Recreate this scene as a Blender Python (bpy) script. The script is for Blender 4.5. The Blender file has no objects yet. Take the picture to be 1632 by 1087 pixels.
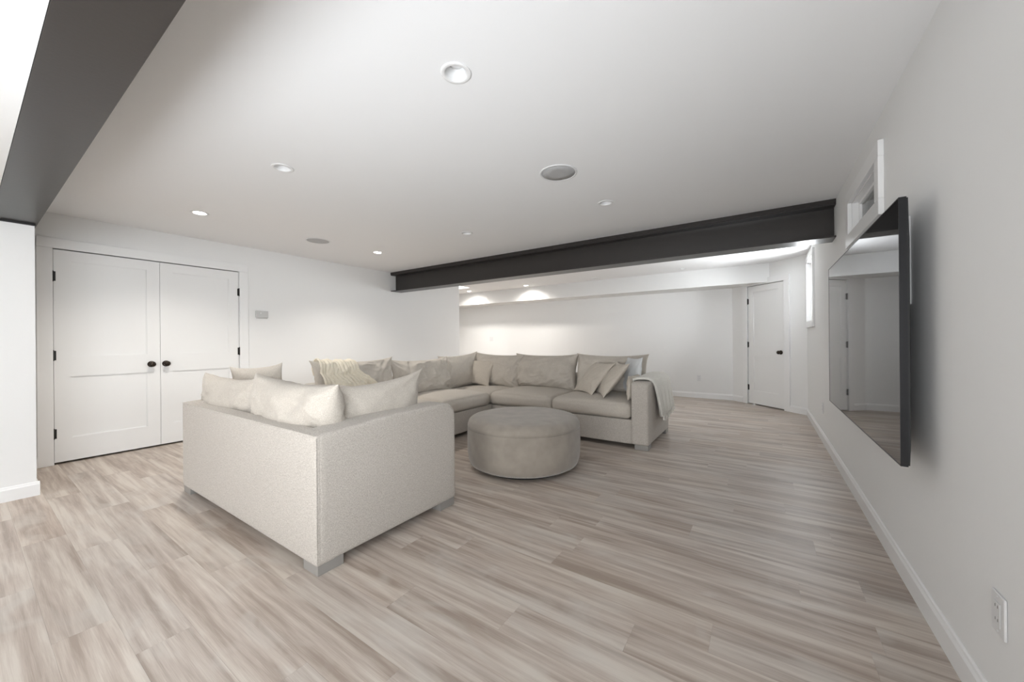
import bpy, bmesh, math, random
from mathutils import Vector, Matrix, noise
from mathutils.bvhtree import BVHTree

scn = bpy.context.scene
COL = scn.collection
W_PX, H_PX = 1632.0, 1087.0

# ------------------------------------------------------------------ camera
F_PX, YAW, ROLL, CAM_H = 593.1, math.radians(33.884), math.radians(-0.468), 1.139
_F = Vector((-math.sin(YAW), math.cos(YAW), 0))
_R0 = Vector((math.cos(YAW), math.sin(YAW), 0))
_U0 = Vector((0, 0, 1))
_R = _R0 * math.cos(ROLL) + _U0 * math.sin(ROLL)
_U = -_R0 * math.sin(ROLL) + _U0 * math.cos(ROLL)
cam_d = bpy.data.cameras.new('camera')
cam_d.sensor_fit = 'HORIZONTAL'
cam_d.sensor_width = 36.0
cam_d.lens = 36.0 * F_PX / W_PX
cam_d.shift_y = -1.1 / W_PX
cam_d.clip_start = 0.05
cam = bpy.data.objects.new('camera', cam_d)
M = Matrix((( _R.x, _U.x, -_F.x, 0), (_R.y, _U.y, -_F.y, 0), (_R.z, _U.z, -_F.z, CAM_H), (0, 0, 0, 1)))
cam.matrix_world = M
COL.objects.link(cam)
scn.camera = cam

def project(p):
    d = Vector(p) - Vector((0, 0, CAM_H))
    z = d.dot(_F)
    if z < 0.05:
        return None
    return (816 + F_PX * d.dot(_R) / z, 542.4 - F_PX * d.dot(_U) / z, z)

# ------------------------------------------------------------------ world, lights, exposure
world = bpy.data.worlds.new('daylight')
scn.world = world
world.use_nodes = True
bg = world.node_tree.nodes['Background']
bg.inputs['Color'].default_value = (0.90, 0.95, 1.0, 1)
bg.inputs['Strength'].default_value = 2.2

vs = scn.view_settings
vs.view_transform = 'Standard'
vs.look = 'None'
vs.gamma = 1.0
vs.use_curve_mapping = False
vs.exposure = 1.93

def area_light(name, loc, direction, sx, sy, power, color=(1, 1, 1), spread=180):
    l = bpy.data.lights.new(name, 'AREA')
    l.shape = 'RECTANGLE'
    l.size, l.size_y = sx, sy
    l.energy = power
    l.color = color
    l.spread = math.radians(spread)
    o = bpy.data.objects.new(name, l)
    o.location = loc
    o.rotation_euler = Vector(direction).to_track_quat('-Z', 'Y').to_euler()
    COL.objects.link(o)
    return o

H = 2.372
# added unseen lamps behind the photographer, standing in for daylight
area_light('rear_daylight_fill', (-2.0, -8.1, 1.15), (0.05, 1, 0.05), 5.4, 2.1, 40, (0.96, 0.965, 0.975))
area_light('side_daylight_fill', (0.515, -1.35, 1.45), (-1, 0.10, 0.05), 2.3, 1.0, 18, (0.90, 0.95, 1.0))  # added fill for the sofa's right side
# added unseen lamp standing in for a flash bounced off the ceiling
area_light('ceiling_bounce_fill', (-0.70, -1.50, 0.45), (-0.22, 1.0, 0.74), 2.0, 1.0, 8, (0.90, 0.95, 1.0), 96)

# daylight entering the small high windows in the right wall
area_light('far_window_daylight', (0.70, 6.42, 1.80), (-1, -0.90, 0.0), 0.62, 0.78, 18, (0.93, 0.97, 1.0))
# light of the stairwell behind the end of the left wall
area_light('stairwell_daylight', (-6.4, 6.0, 3.1), (0.1, 0.1, -1), 0.9, 1.0, 14, (1.0, 0.99, 0.97))

# ------------------------------------------------------------------ material helpers
def new_mat(name):
    m = bpy.data.materials.new(name)
    m.use_nodes = True
    nt = m.node_tree
    return m, nt, nt.nodes['Principled BSDF']

def N(nt, kind, **kw):
    n = nt.nodes.new(kind)
    for k, v in kw.items():
        setattr(n, k, v)
    return n

def plain(name, col, rough=0.5, metal=0.0, bump=0.0, bscale=300, spec=0.5, coat=0.0):
    m, nt, b = new_mat(name)
    b.inputs['Base Color'].default_value = (*col, 1)
    b.inputs['Roughness'].default_value = rough
    b.inputs['Metallic'].default_value = metal
    b.inputs['Specular IOR Level'].default_value = spec
    b.inputs['Coat Weight'].default_value = coat
    if bump > 0:
        tc = N(nt, 'ShaderNodeNewGeometry')
        no = N(nt, 'ShaderNodeTexNoise')
        no.inputs['Scale'].default_value = bscale
        no.inputs['Detail'].default_value = 3
        nt.links.new(tc.outputs['Position'], no.inputs['Vector'])
        bp = N(nt, 'ShaderNodeBump')
        bp.inputs['Strength'].default_value = bump
        bp.inputs['Distance'].default_value = 0.002
        nt.links.new(no.outputs['Fac'], bp.inputs['Height'])
        nt.links.new(bp.outputs['Normal'], b.inputs['Normal'])
    return m

def fabric(name, c1, c2, scale=420, bump=0.5, rough=0.95, sheen=0.15, weave=True, blotch=0.0):
    m, nt, b = new_mat(name)
    L = nt.links.new
    geo = N(nt, 'ShaderNodeNewGeometry')
    # slubby yarns: noise stretched in each direction of the cloth
    n1 = N(nt, 'ShaderNodeTexNoise'); n1.inputs['Scale'].default_value = scale; n1.inputs['Detail'].default_value = 2
    mp = N(nt, 'ShaderNodeMapping'); mp.inputs['Scale'].default_value = (1, 1, 0.35)
    mp2 = N(nt, 'ShaderNodeMapping'); mp2.inputs['Scale'].default_value = (0.35, 0.35, 1.1)
    n2 = N(nt, 'ShaderNodeTexNoise'); n2.inputs['Scale'].default_value = scale; n2.inputs['Detail'].default_value = 2
    L(geo.outputs['Position'], mp.inputs['Vector']); L(mp.outputs[0], n1.inputs['Vector'])
    L(geo.outputs['Position'], mp2.inputs['Vector']); L(mp2.outputs[0], n2.inputs['Vector'])
    mx = N(nt, 'ShaderNodeMath', operation='ADD'); L(n1.outputs['Fac'], mx.inputs[0]); L(n2.outputs['Fac'], mx.inputs[1])
    mr = N(nt, 'ShaderNodeMapRange')
    mr.inputs['From Min'].default_value = 0.75; mr.inputs['From Max'].default_value = 1.25
    L(mx.outputs[0], mr.inputs['Value'])
    fac = mr.outputs[0]
    cr = N(nt, 'ShaderNodeMix', data_type='RGBA')
    cr.inputs[6].default_value = (*c1, 1); cr.inputs[7].default_value = (*c2, 1)
    L(fac, cr.inputs[0])
    outc = cr.outputs[2]
    if blotch > 0:
        n3 = N(nt, 'ShaderNodeTexNoise'); n3.inputs['Scale'].default_value = 9; n3.inputs['Detail'].default_value = 3
        L(geo.outputs['Position'], n3.inputs['Vector'])
        hs = N(nt, 'ShaderNodeHueSaturation')
        m3 = N(nt, 'ShaderNodeMapRange'); m3.inputs['From Min'].default_value = .3; m3.inputs['From Max'].default_value = .7
        m3.inputs['To Min'].default_value = 1 - blotch; m3.inputs['To Max'].default_value = 1 + blotch
        L(n3.outputs['Fac'], m3.inputs['Value']); L(m3.outputs[0], hs.inputs['Value']); L(outc, hs.inputs['Color'])
        outc = hs.outputs[0]
    L(outc, b.inputs['Base Color'])
    b.inputs['Roughness'].default_value = rough
    b.inputs['Specular IOR Level'].default_value = 0.15
    b.inputs['Sheen Weight'].default_value = sheen
    bp = N(nt, 'ShaderNodeBump'); bp.inputs['Strength'].default_value = bump; bp.inputs['Distance'].default_value = 0.0015
    L(fac, bp.inputs['Height']); L(bp.outputs['Normal'], b.inputs['Normal'])
    return m

def wood_floor():
    m, nt, b = new_mat('greige_oak_vinyl_plank')
    L = nt.links.new
    geo = N(nt, 'ShaderNodeNewGeometry'); oi = N(nt, 'ShaderNodeObjectInfo')
    add = N(nt, 'ShaderNodeMath', operation='ADD'); L(geo.outputs['Random Per Island'], add.inputs[0]); L(oi.outputs['Random'], add.inputs[1])
    fr = N(nt, 'ShaderNodeMath', operation='FRACT'); L(add.outputs[0], fr.inputs[0])
    rnd = fr.outputs[0]
    off = N(nt, 'ShaderNodeMath', operation='MULTIPLY'); off.inputs[1].default_value = 37.0; L(rnd, off.inputs[0])
    cb = N(nt, 'ShaderNodeCombineXYZ'); L(off.outputs[0], cb.inputs[0]); L(off.outputs[0], cb.inputs[2])
    va = N(nt, 'ShaderNodeVectorMath', operation='ADD'); L(geo.outputs['Position'], va.inputs[0]); L(cb.outputs[0], va.inputs[1])
    def tex(sx, sy, sc, det, dist=0.0):
        mp = N(nt, 'ShaderNodeMapping'); mp.inputs['Scale'].default_value = (sx, sy, 1)
        L(va.outputs[0], mp.inputs['Vector'])
        n = N(nt, 'ShaderNodeTexNoise'); n.inputs['Scale'].default_value = sc; n.inputs['Detail'].default_value = det
        n.inputs['Distortion'].default_value = dist
        L(mp.outputs[0], n.inputs['Vector'])
        return n.outputs['Fac']
    broad = tex(0.55, 7.5, 2.2, 3, 0.5)      # wide soft streaks
    mid = tex(0.8, 17.0, 2.5, 4, 0.5)       # grain bands
    fine = tex(3.0, 120.0, 3.0, 4, 0.2)     # fine fibres
    cloud = tex(1.4, 3.0, 2.0, 3, 1.0)
    r1 = N(nt, 'ShaderNodeValToRGB')
    r1.color_ramp.elements[0].position = 0.40; r1.color_ramp.elements[0].color = (0.345, 0.272, 0.218, 1)
    r1.color_ramp.elements[1].position = 0.61; r1.color_ramp.elements[1].color = (0.61, 0.54, 0.465, 1)
    e = r1.color_ramp.elements.new(0.5); e.color = (0.475, 0.395, 0.332, 1)
    s1 = N(nt, 'ShaderNodeMath', operation='MULTIPLY_ADD'); s1.inputs[1].default_value = 0.55; L(broad, s1.inputs[0])
    s2 = N(nt, 'ShaderNodeMath', operation='MULTIPLY_ADD'); s2.inputs[1].default_value = 0.30; L(mid, s2.inputs[0])
    s3 = N(nt, 'ShaderNodeMath', operation='MULTIPLY_ADD'); s3.inputs[1].default_value = 0.15; L(fine, s3.inputs[0])
    s3.inputs[2].default_value = 0.0
    L(s3.outputs[0], s2.inputs[2]); L(s2.outputs[0], s1.inputs[2])
    L(s1.outputs[0], r1.inputs['Fac'])
    # whitewashed clouds
    wm = N(nt, 'ShaderNodeMapRange'); wm.inputs['From Min'].default_value = .52; wm.inputs['From Max'].default_value = .72
    wm.inputs['To Max'].default_value = 0.45
    L(cloud, wm.inputs['Value'])
    mx = N(nt, 'ShaderNodeMix', data_type='RGBA'); mx.inputs[7].default_value = (0.60, 0.56, 0.505, 1)
    L(wm.outputs[0], mx.inputs[0]); L(r1.outputs[0], mx.inputs[6])
    hs = N(nt, 'ShaderNodeHueSaturation')
    vr = N(nt, 'ShaderNodeMapRange'); vr.inputs['To Min'].default_value = 0.965; vr.inputs['To Max'].default_value = 1.045
    L(rnd, vr.inputs['Value']); L(vr.outputs[0], hs.inputs['Value'])
    sr = N(nt, 'ShaderNodeMath', operation='MULTIPLY'); sr.inputs[1].default_value = 7.3; L(rnd, sr.inputs[0])
    sf = N(nt, 'ShaderNodeMath', operation='FRACT'); L(sr.outputs[0], sf.inputs[0])
    sm = N(nt, 'ShaderNodeMapRange'); sm.inputs['To Min'].default_value = 0.80; sm.inputs['To Max'].default_value = 0.98
    L(sf.outputs[0], sm.inputs['Value']); L(sm.outputs[0], hs.inputs['Saturation'])
    L(mx.outputs[2], hs.inputs['Color']); L(hs.outputs[0], b.inputs['Base Color'])
    b.inputs['Roughness'].default_value = 0.42
    b.inputs['Specular IOR Level'].default_value = 0.42
    bp = N(nt, 'ShaderNodeBump'); bp.inputs['Strength'].default_value = 0.12; bp.inputs['Distance'].default_value = 0.001
    L(fine, bp.inputs['Height']); L(bp.outputs['Normal'], b.inputs['Normal'])
    return m

def emit(name, col, s):
    m, nt, b = new_mat(name)
    b.inputs['Base Color'].default_value = (0.8, 0.8, 0.8, 1)
    b.inputs['Emission Color'].default_value = (*col, 1)
    b.inputs['Emission Strength'].default_value = s
    return m

M_WALL = plain('white_wall_paint', (0.86, 0.86, 0.85), 0.75, bump=0.06, bscale=140, spec=0.25)
M_CEIL = plain('white_ceiling_paint', (0.90, 0.90, 0.90), 0.9, bump=0.04, bscale=120, spec=0.15)
M_TRIM = plain('white_trim_enamel', (0.87, 0.87, 0.865), 0.35, spec=0.5)
M_DOOR = plain('white_door_enamel', (0.86, 0.86, 0.85), 0.38, spec=0.5)
M_STEEL = plain('dark_bronze_painted_steel', (0.025, 0.021, 0.019), 0.34, bump=0.12, bscale=60, spec=0.6)
M_BLACK = plain('black_hardware', (0.012, 0.011, 0.010), 0.3, spec=0.5)
M_BRONZE = plain('oil_rubbed_bronze', (0.035, 0.026, 0.020), 0.28, metal=0.8)
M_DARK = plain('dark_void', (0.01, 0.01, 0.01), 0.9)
M_FLOOR = wood_floor()
M_SUB = plain('subfloor', (0.20, 0.17, 0.145), 0.9)
M_SOFA = fabric('oatmeal_linen_upholstery', (0.42, 0.38, 0.335), (0.64, 0.595, 0.54), 380, 0.5)
M_SOFA2 = fabric('oatmeal_linen_cushion', (0.50, 0.452, 0.39), (0.67, 0.617, 0.55), 430, 0.4)
M_PILLOW = fabric('oatmeal_pillow_cloth', (0.52, 0.465, 0.395), (0.68, 0.62, 0.54), 430, 0.4)
M_LITPILLOW = fabric('lit_pillow_cloth', (0.70, 0.71, 0.71), (0.80, 0.82, 0.83), 430, 0.3)  # paler pillow cloth, window light put into the colour
M_VELVET = fabric('taupe_velvet', (0.325, 0.285, 0.24), (0.35, 0.31, 0.265), 700, 0.15, 0.85, 0.35, blotch=0.10)
M_THROW = fabric('cream_knit', (0.86, 0.77, 0.61), (0.95, 0.89, 0.76), 260, 0.9)
M_THROW2 = fabric('ivory_wool', (0.76, 0.73, 0.66), (0.90, 0.88, 0.82), 260, 0.9)
M_LEG = plain('silver_grey_wood', (0.30, 0.285, 0.265), 0.45, bump=0.2, bscale=80)
M_PLASTIC = plain('white_plastic', (0.78, 0.78, 0.78), 0.3)
M_GREYPL = plain('pale_grey_plastic', (0.56, 0.56, 0.55), 0.4)
M_GRILLE = plain('speaker_grille_white', (0.50, 0.50, 0.50), 0.6, bump=0.8, bscale=900)
M_SCREEN = plain('tv_glass', (0.004, 0.004, 0.005), 0.03, spec=0.9)
M_TVBODY = plain('tv_black_metal', (0.022, 0.022, 0.024), 0.32, metal=0.5)
M_TVBACK = plain('tv_black_plastic', (0.010, 0.010, 0.011), 0.5)
M_NAIL = plain('pale_nickel', (0.75, 0.73, 0.70), 0.25, metal=0.9)
M_LAMP_ON = emit('lit_lamp_lens', (1.0, 0.95, 0.88), 14)
M_LAMP_OFF = plain('unlit_lamp_lens', (0.85, 0.85, 0.85), 0.4)
M_CAN = plain('lamp_reflector', (0.84, 0.84, 0.84), 0.45)
M_WELL = plain('window_well_panel', (0.62, 0.64, 0.64), 0.7)
m, nt, b = new_mat('window_glass')
fz = N(nt, 'ShaderNodeFresnel'); fz.inputs['IOR'].default_value = 1.45
tz = N(nt, 'ShaderNodeBsdfTransparent'); gz = N(nt, 'ShaderNodeBsdfGlossy'); gz.inputs['Roughness'].default_value = 0.0
mz = N(nt, 'ShaderNodeMixShader')
nt.links.new(fz.outputs[0], mz.inputs[0]); nt.links.new(tz.outputs[0], mz.inputs[1]); nt.links.new(gz.outputs[0], mz.inputs[2])
nt.links.new(mz.outputs[0], nt.nodes['Material Output'].inputs['Surface'])
M_GLASS = m

# ------------------------------------------------------------------ object helpers
def link(name, mesh, mat=None, parent=None, smooth=False):
    o = bpy.data.objects.new(name, mesh)
    COL.objects.link(o)
    if mat is not None:
        mesh.materials.append(mat)
    if smooth:
        for p in mesh.polygons:
            p.use_smooth = True
    if parent is not None:
        o.parent = parent
    return o

def from_bm(name, bm, mat=None, parent=None, smooth=False):
    me = bpy.data.meshes.new(name)
    bm.normal_update()
    bm.to_mesh(me); bm.free()
    return link(name, me, mat, parent, smooth)

def empty(name, loc=(0, 0, 0), rz=0.0):
    o = bpy.data.objects.new(name, None)
    o.location = loc
    o.rotation_euler = (0, 0, rz)
    o.empty_display_size = 0.1
    COL.objects.link(o)
    return o

def tag(o, label, cat, group=None, kind=None):
    o['label'] = label; o['category'] = cat
    if group: o['group'] = group
    if kind: o['kind'] = kind
    return o

def add_box(bm, x0, x1, y0, y1, z0, z1, bevel=0.0, seg=2):
    r = bmesh.ops.create_cube(bm, size=1.0)
    vs_ = r['verts']
    for v in vs_:
        v.co = Vector(((x0 + x1) / 2 + v.co.x * (x1 - x0), (y0 + y1) / 2 + v.co.y * (y1 - y0), (z0 + z1) / 2 + v.co.z * (z1 - z0)))
    if bevel > 0:
        es = list({e for v in vs_ for e in v.link_edges})
        bmesh.ops.bevel(bm, geom=es, offset=bevel, segments=seg, affect='EDGES', profile=0.5)

def box(name, dims, mat, parent=None, bevel=0.0, seg=2):
    bm = bmesh.new()
    add_box(bm, *dims, bevel=bevel, seg=seg)
    return from_bm(name, bm, mat, parent)

def lathe(bm, prof, seg=32, center=(0, 0, 0), axis='z'):
    """revolve (r, h) profile"""
    rings = []
    cx, cy, cz = center
    for r, h in prof:
        ring = []
        if r < 1e-6:
            p = (cx, cy, cz + h) if axis == 'z' else (cx + h, cy, cz)
            ring = [bm.verts.new(p)]
        else:
            for i in range(seg):
                a = 2 * math.pi * i / seg
                if axis == 'z':
                    p = (cx + r * math.cos(a), cy + r * math.sin(a), cz + h)
                else:
                    p = (cx + h, cy + r * math.cos(a), cz + r * math.sin(a))
                ring.append(bm.verts.new(p))
        rings.append(ring)
    for a, b_ in zip(rings, rings[1:]):
        if len(a) == 1 and len(b_) == 1: continue
        for i in range(seg):
            j = (i + 1) % seg
            if len(a) == 1: bm.faces.new((a[0], b_[j], b_[i]))
            elif len(b_) == 1: bm.faces.new((a[i], a[j], b_[0]))
            else: bm.faces.new((a[i], a[j], b_[j], b_[i]))
    bmesh.ops.recalc_face_normals(bm, faces=bm.faces)

def softbox_bm(x0, x1, y0, y1, z0, z1, r=0.03, n=14, crown=0.0, bulge=0.0, wob=0.0, seed=0, facebulge=(0, 0, 0, 0)):
    """upholstered block: rounded edges, crowned top, slightly swollen sides.
    facebulge = extra swelling of the -x,+x,-y,+y faces"""
    bm = bmesh.new()
    bmesh.ops.create_cube(bm, size=2.0)
    bmesh.ops.subdivide_edges(bm, edges=bm.edges[:], cuts=n, use_grid_fill=True)
    a, b_, c = (x1 - x0) / 2, (y1 - y0) / 2, (z1 - z0) / 2
    cx, cy, cz = (x0 + x1) / 2, (y0 + y1) / 2, (z0 + z1) / 2
    rr = min(r, a, b_, c)
    def rm(s):
        return math.copysign(1 - (1 - abs(s)) ** 1.7, s)
    for v in bm.verts:
        s = Vector((rm(v.co.x), rm(v.co.y), rm(v.co.z)))
        p = Vector((s.x * a, s.y * b_, s.z * c))
        q = Vector((max(-a + rr, min(a - rr, p.x)), max(-b_ + rr, min(b_ - rr, p.y)), max(-c + rr, min(c - rr, p.z))))
        d = p - q
        if d.length > 1e-9:
            p = q + d.normalized() * rr
        u = (1 - s.x ** 2); w = (1 - s.y ** 2); h = (1 - s.z ** 2)
        if s.z > 0: p.z += crown * (u * w) ** 0.55 * s.z
        p.x += math.copysign(bulge, s.x) * h * w * abs(s.x)
        p.y += math.copysign(bulge, s.y) * h * u * abs(s.y)
        fb = facebulge
        p.x += (fb[1] if s.x > 0 else -fb[0]) * h * w * abs(s.x)
        p.y += (fb[3] if s.y > 0 else -fb[2]) * h * u * abs(s.y)
        if wob > 0:
            nz = noise.noise_vector(Vector((p.x * 3 + seed * 7.1, p.y * 3, p.z * 3 + seed)))
            p += nz * wob
        v.co = p + Vector((cx, cy, cz))
    return bm

def cushion_bm(w, h, t, n=52, pinch=0.07, pw=2.4, wr=0.012, seed=0, sag=0.0, ears=0.0, full=0.5):
    """feather filled cushion: x width, z height (0..h), y thickness"""
    bm = bmesh.new()
    rows = {}
    rnd = random.Random(seed)
    ph = [rnd.uniform(0, 6.28) for _ in range(8)]
    def outline(u, v):
        x = w / 2 * u * (1 - pinch * (1 - abs(v) ** 2.2) * 1.0)
        z = h / 2 * v * (1 - pinch * (1 - abs(u) ** 2.2) * (w / max(h, .01)) ** 0.2)
        k = (abs(u) * abs(v)) ** 6 * ears
        x *= 1 + k; z *= 1 + k
        return x, z
    for side in (-1, 1):
        for i in range(n + 1):
            for j in range(n + 1):
                s = math.sin(math.pi / 2 * (2 * i / n - 1)); q = math.sin(math.pi / 2 * (2 * j / n - 1))
                edge = i in (0, n) or j in (0, n)
                if edge and side == 1:
                    rows[(1, i, j)] = rows[(-1, i, j)]
                    continue
                x, z = outline(s, q)
                prof = max(0.0, (1 - abs(s) ** pw) * (1 - abs(q) ** pw)) ** full
                y = side * t / 2 * prof
                # heavy filling sinks to the bottom
                y *= 1 + sag * (-q) * 0.35
                # wrinkles running out of the corners and across the face
                cr = 0.0
                for (cu, cv), a0 in zip(((-1, -1), (1, -1), (-1, 1), (1, 1)), ph):
                    du, dv = (s - cu) * w / 2, (q - cv) * h / 2
                    rad = math.hypot(du, dv); ang = math.atan2(dv, du)
                    cr += math.sin(ang * 9 + a0 + 2.5 * noise.noise(Vector((rad * 6, ang * 1.5, a0)))) * math.exp(-rad / 0.16) * min(1, rad / 0.04)
                nz = noise.noise(Vector((s * w * 2.6 + seed * 3.3, q * h * 3.6, side * 5 + seed)))
                nz2 = noise.noise(Vector((s * w * 7 + q * 3 + seed, q * h * 5 - s * 2, side * 9 + seed)))
                wv = noise.noise(Vector((s * w * 2.0 + seed * 1.7, q * h * 2.0, side * 3.0 + seed)))
                nz2 = noise.noise(Vector(((s * w * .8 + q * h * .55) * 3.2 + wv * 1.1 + seed, (q * h * .8 - s * w * .55) * 7.5 + wv * 1.6, side * 9 + seed)))
                ridge = max(0.0, 1 - abs(nz2) * 3.0) ** 1.6
                y += side * wr * (cr * 0.55 + nz * 1.4 + ridge * 0.75) * min(1.0, prof * 2.0)
                if edge:
                    y += 0.006 * noise.noise(Vector((s * 4, q * 4, seed)))
                z -= sag * 0.05 * (1 - s * s) * (q + 1) / 2 * h
                rows[(side, i, j)] = bm.verts.new((x, y, z + h / 2))
    for side in (-1, 1):
        for i in range(n):
            for j in range(n):
                q4 = [rows[(side, i, j)], rows[(side, i + 1, j)], rows[(side, i + 1, j + 1)], rows[(side, i, j + 1)]]
                if side == 1: q4.reverse()
                try: bm.faces.new(q4)
                except ValueError: pass
    bmesh.ops.recalc_face_normals(bm, faces=bm.faces)
    return bm

def place_cushion(name, bm, mat, parent, loc, facing_deg, lean_deg, roll_deg=0.0):
    """facing_deg: yaw; lean: top tips backwards (+y local). mesh baked in place"""
    mt = Matrix.Translation(Vector(loc)) @ Matrix.Rotation(math.radians(facing_deg), 4, 'Z') @ \
        Matrix.Rotation(math.radians(-lean_deg), 4, 'X') @ Matrix.Rotation(math.radians(roll_deg), 4, 'Y')
    bm.transform(mt)
    return from_bm(name, bm, mat, parent, smooth=True)

def recenter(o):
    """put a top-level mesh's origin at its base centre"""
    me = o.data
    xs = [v.co for v in me.vertices]
    c = Vector(((min(v.x for v in xs) + max(v.x for v in xs)) / 2, (min(v.y for v in xs) + max(v.y for v in xs)) / 2, min(v.z for v in xs)))
    me.transform(Matrix.Translation(-c))
    o.location = c
    return o

# ================================================================== SETTING
XR, XL, XS = 0.554, -5.529, -4.552       # right wall, left wall, return wall
YF, XC = 7.959, -0.449                   # far wall, start of the diagonal wall
YEND = 6.157
YBK = -8.3
ang_n = Vector((-1, -1, 0)).normalized()           # diagonal wall faces the room
ang_d = Vector((1, -1, 0)).normalized()
LA = (XR - XC) * math.sqrt(2)

# floor ------------------------------------------------------------
floor = box('floor', (-9.0, 0.80, -8.5, 8.1, -0.06, -0.0121), M_SUB)
tag(floor, 'pale greige wood-look plank floor running under the sofas', 'floor', kind='structure')
PL, PW, Y0 = 1.22, 0.165, 1.347
def plank_mesh(L_, W_):
    bm = bmesh.new()
    g = 0.0002
    add_box(bm, g, L_ - g, g, W_ - g, -0.012, 0.0, bevel=0.0)
    top = [f for f in bm.faces if f.normal.z > 0.9]
    me = bpy.data.meshes.new('plank')
    bm.to_mesh(me); bm.free()
    me.materials.append(M_FLOOR)
    return me
plank_me = plank_mesh(PL, PW)
rnd = random.Random(11)
fixed = {0: -0.43, 1: -0.17, 3: 0.362, 4: 0.133, 8: 0.32}
cands = []
for k in range(-59, 41):
    y = Y0 + k * PW
    if y > 8.0: continue
    st = fixed.get(k)
    if st is None:
        st = (k * 0.437 + rnd.uniform(-0.12, 0.12)) % PL - 0.5
    x = st - PL * 9
    x += PL * math.ceil((-9.0 - x) / PL - 1e-6)
    x -= PL
    while x < 0.56:
        xa, xb = max(x, -9.0), min(x + PL, 0.56)
        if xb - xa > 0.02:
            cands.append((xa, xb, y))
        x += PL
vis = []
for c in cands:
    best = 0
    xm = (c[0] + c[1]) / 2
    pts = [project((px_, c[2] + PW / 2, 0)) for px_ in (c[0], xm, c[1])]
    ok = any(p and -40 < p[0] < 1672 and -20 < p[1] < 1150 for p in pts)
    pm = project((xm, c[2] + PW / 2, 0)) or next((p for p in pts if p), None)
    if ok and pm:
        # hidden behind the sofas / beyond the walls are ranked last
        hid = (c[0] > -3.7 and c[1] < -1.8 and 1.0 < c[2] < 1.8)
        vis.append(((c[1] - c[0]) / (pm[2] ** 3) * (0.01 if hid else 1), c))
vis.sort(reverse=True)
single = {c for _, c in vis[:290]}
for c in cands:
    if c in single:
        me = plank_me
        full = abs((c[1] - c[0]) - PL) < 1e-4
        o = bpy.data.objects.new('plank', me if full else plank_mesh(c[1] - c[0], PW))
        o.location = (c[0], c[2], 0)
        COL.objects.link(o); o.parent = floor
bm = bmesh.new()
for c in cands:
    if c not in single:
        add_box(bm, c[0] + .0006, c[1] - .0006, c[2] + .0006, c[2] + PW - .0006, -0.012, 0.0)
o = from_bm('plank_field', bm, M_FLOOR, floor); o['kind'] = 'stuff'

# ceiling with real holes for the recessed cans and the stairwell -----------
CANS = [(-1.161, 1.284, 0), (-2.805, 1.284, 0), (-4.42, 1.284, 1), (-1.161, 3.262, 0), (-2.800, 3.255, 0), (-4.41, 3.245, 1),
        (-1.13, 7.10, 0), (-2.77, 7.10, 0), (-4.40, 7.13, 1), (-6.045, 7.10, 1)]
STAIR = (-6.9, -5.641, 5.2, 6.655)
cu = bpy.data.curves.new('ceiling_outline', 'CURVE')
cu.dimensions = '2D'; cu.fill_mode = 'BOTH'; cu.extrude = 0.04
def spline(pts):
    s = cu.splines.new('POLY'); s.points.add(len(pts) - 1)
    for p, q in zip(s.points, pts): p.co = (q[0], q[1], 0, 1)
    s.use_cyclic_u = True
spline([(-9.0, YBK - .1), (0.80, YBK - .1), (0.80, 8.1), (-9.0, 8.1)])
for x, y, on in CANS:
    spline([(x + 0.060 * math.cos(a * math.pi / 16), y + 0.060 * math.sin(a * math.pi / 16)) for a in range(32)])
sx0, sx1, sy0, sy1 = STAIR
spline([(sx0, sy0), (sx1, sy0), (sx1, sy1), (sx0, sy1)])
tmp = bpy.data.objects.new('tmp', cu); COL.objects.link(tmp)
bpy.context.view_layer.update()
me = bpy.data.meshes.new_from_object(tmp.evaluated_get(bpy.context.evaluated_depsgraph_get()))
bpy.data.objects.remove(tmp); bpy.data.curves.remove(cu)
me.transform(Matrix.Translation((0, 0, H + 0.04)))
me.materials.clear(); me.name = 'ceiling'
ceil = link('ceiling', me, M_CEIL)
tag(ceil, 'flat white painted ceiling over the whole basement room', 'ceiling', kind='structure')
# stairwell shaft
bm = bmesh.new()
add_box(bm, sx0 - .1, sx0, sy0 - .1, sy1 + .1, H + .081, 3.3)
add_box(bm, sx1, sx1 + .1, sy0 - .1, sy1 + .1, H + .081, 3.3)
add_box(bm, sx0, sx1, sy0 - .1, sy0, H + .081, 3.3)
add_box(bm, sx0, sx1, sy1, sy1 + .1, H + .081, 3.3)
add_box(bm, sx0 - .1, sx1 + .1, sy0 - .1, sy1 + .1, 3.3, 3.36)
tag(from_bm('wall_stairwell', bm, M_CEIL), 'bright white stairwell shaft rising through the ceiling at far left', 'wall', kind='structure')

# walls --------------------------------------------------------------
def wall_with_holes(name, x0, x1, y0, y1, z0, z1, holes, label):
    """wall slab in the y-z plane with rectangular openings"""
    ys = sorted({y0, y1} | {h for q in holes for h in q[:2]})
    zs = sorted({z0, z1} | {h for q in holes for h in q[2:]})
    bm = bmesh.new()
    for ya, yb in zip(ys, ys[1:]):
        run = None
        for za, zb in zip(zs, zs[1:]):
            ym, zm = (ya + yb) / 2, (za + zb) / 2
            if any(h[0] < ym < h[1] and h[2] < zm < h[3] for h in holes):
                continue
            add_box(bm, x0, x1, ya, yb, za, zb)
    bmesh.ops.remove_doubles(bm, verts=bm.verts, dist=1e-5)
    o = from_bm(name, bm, M_WALL)
    return tag(o, label, 'wall', kind='structure')

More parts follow.
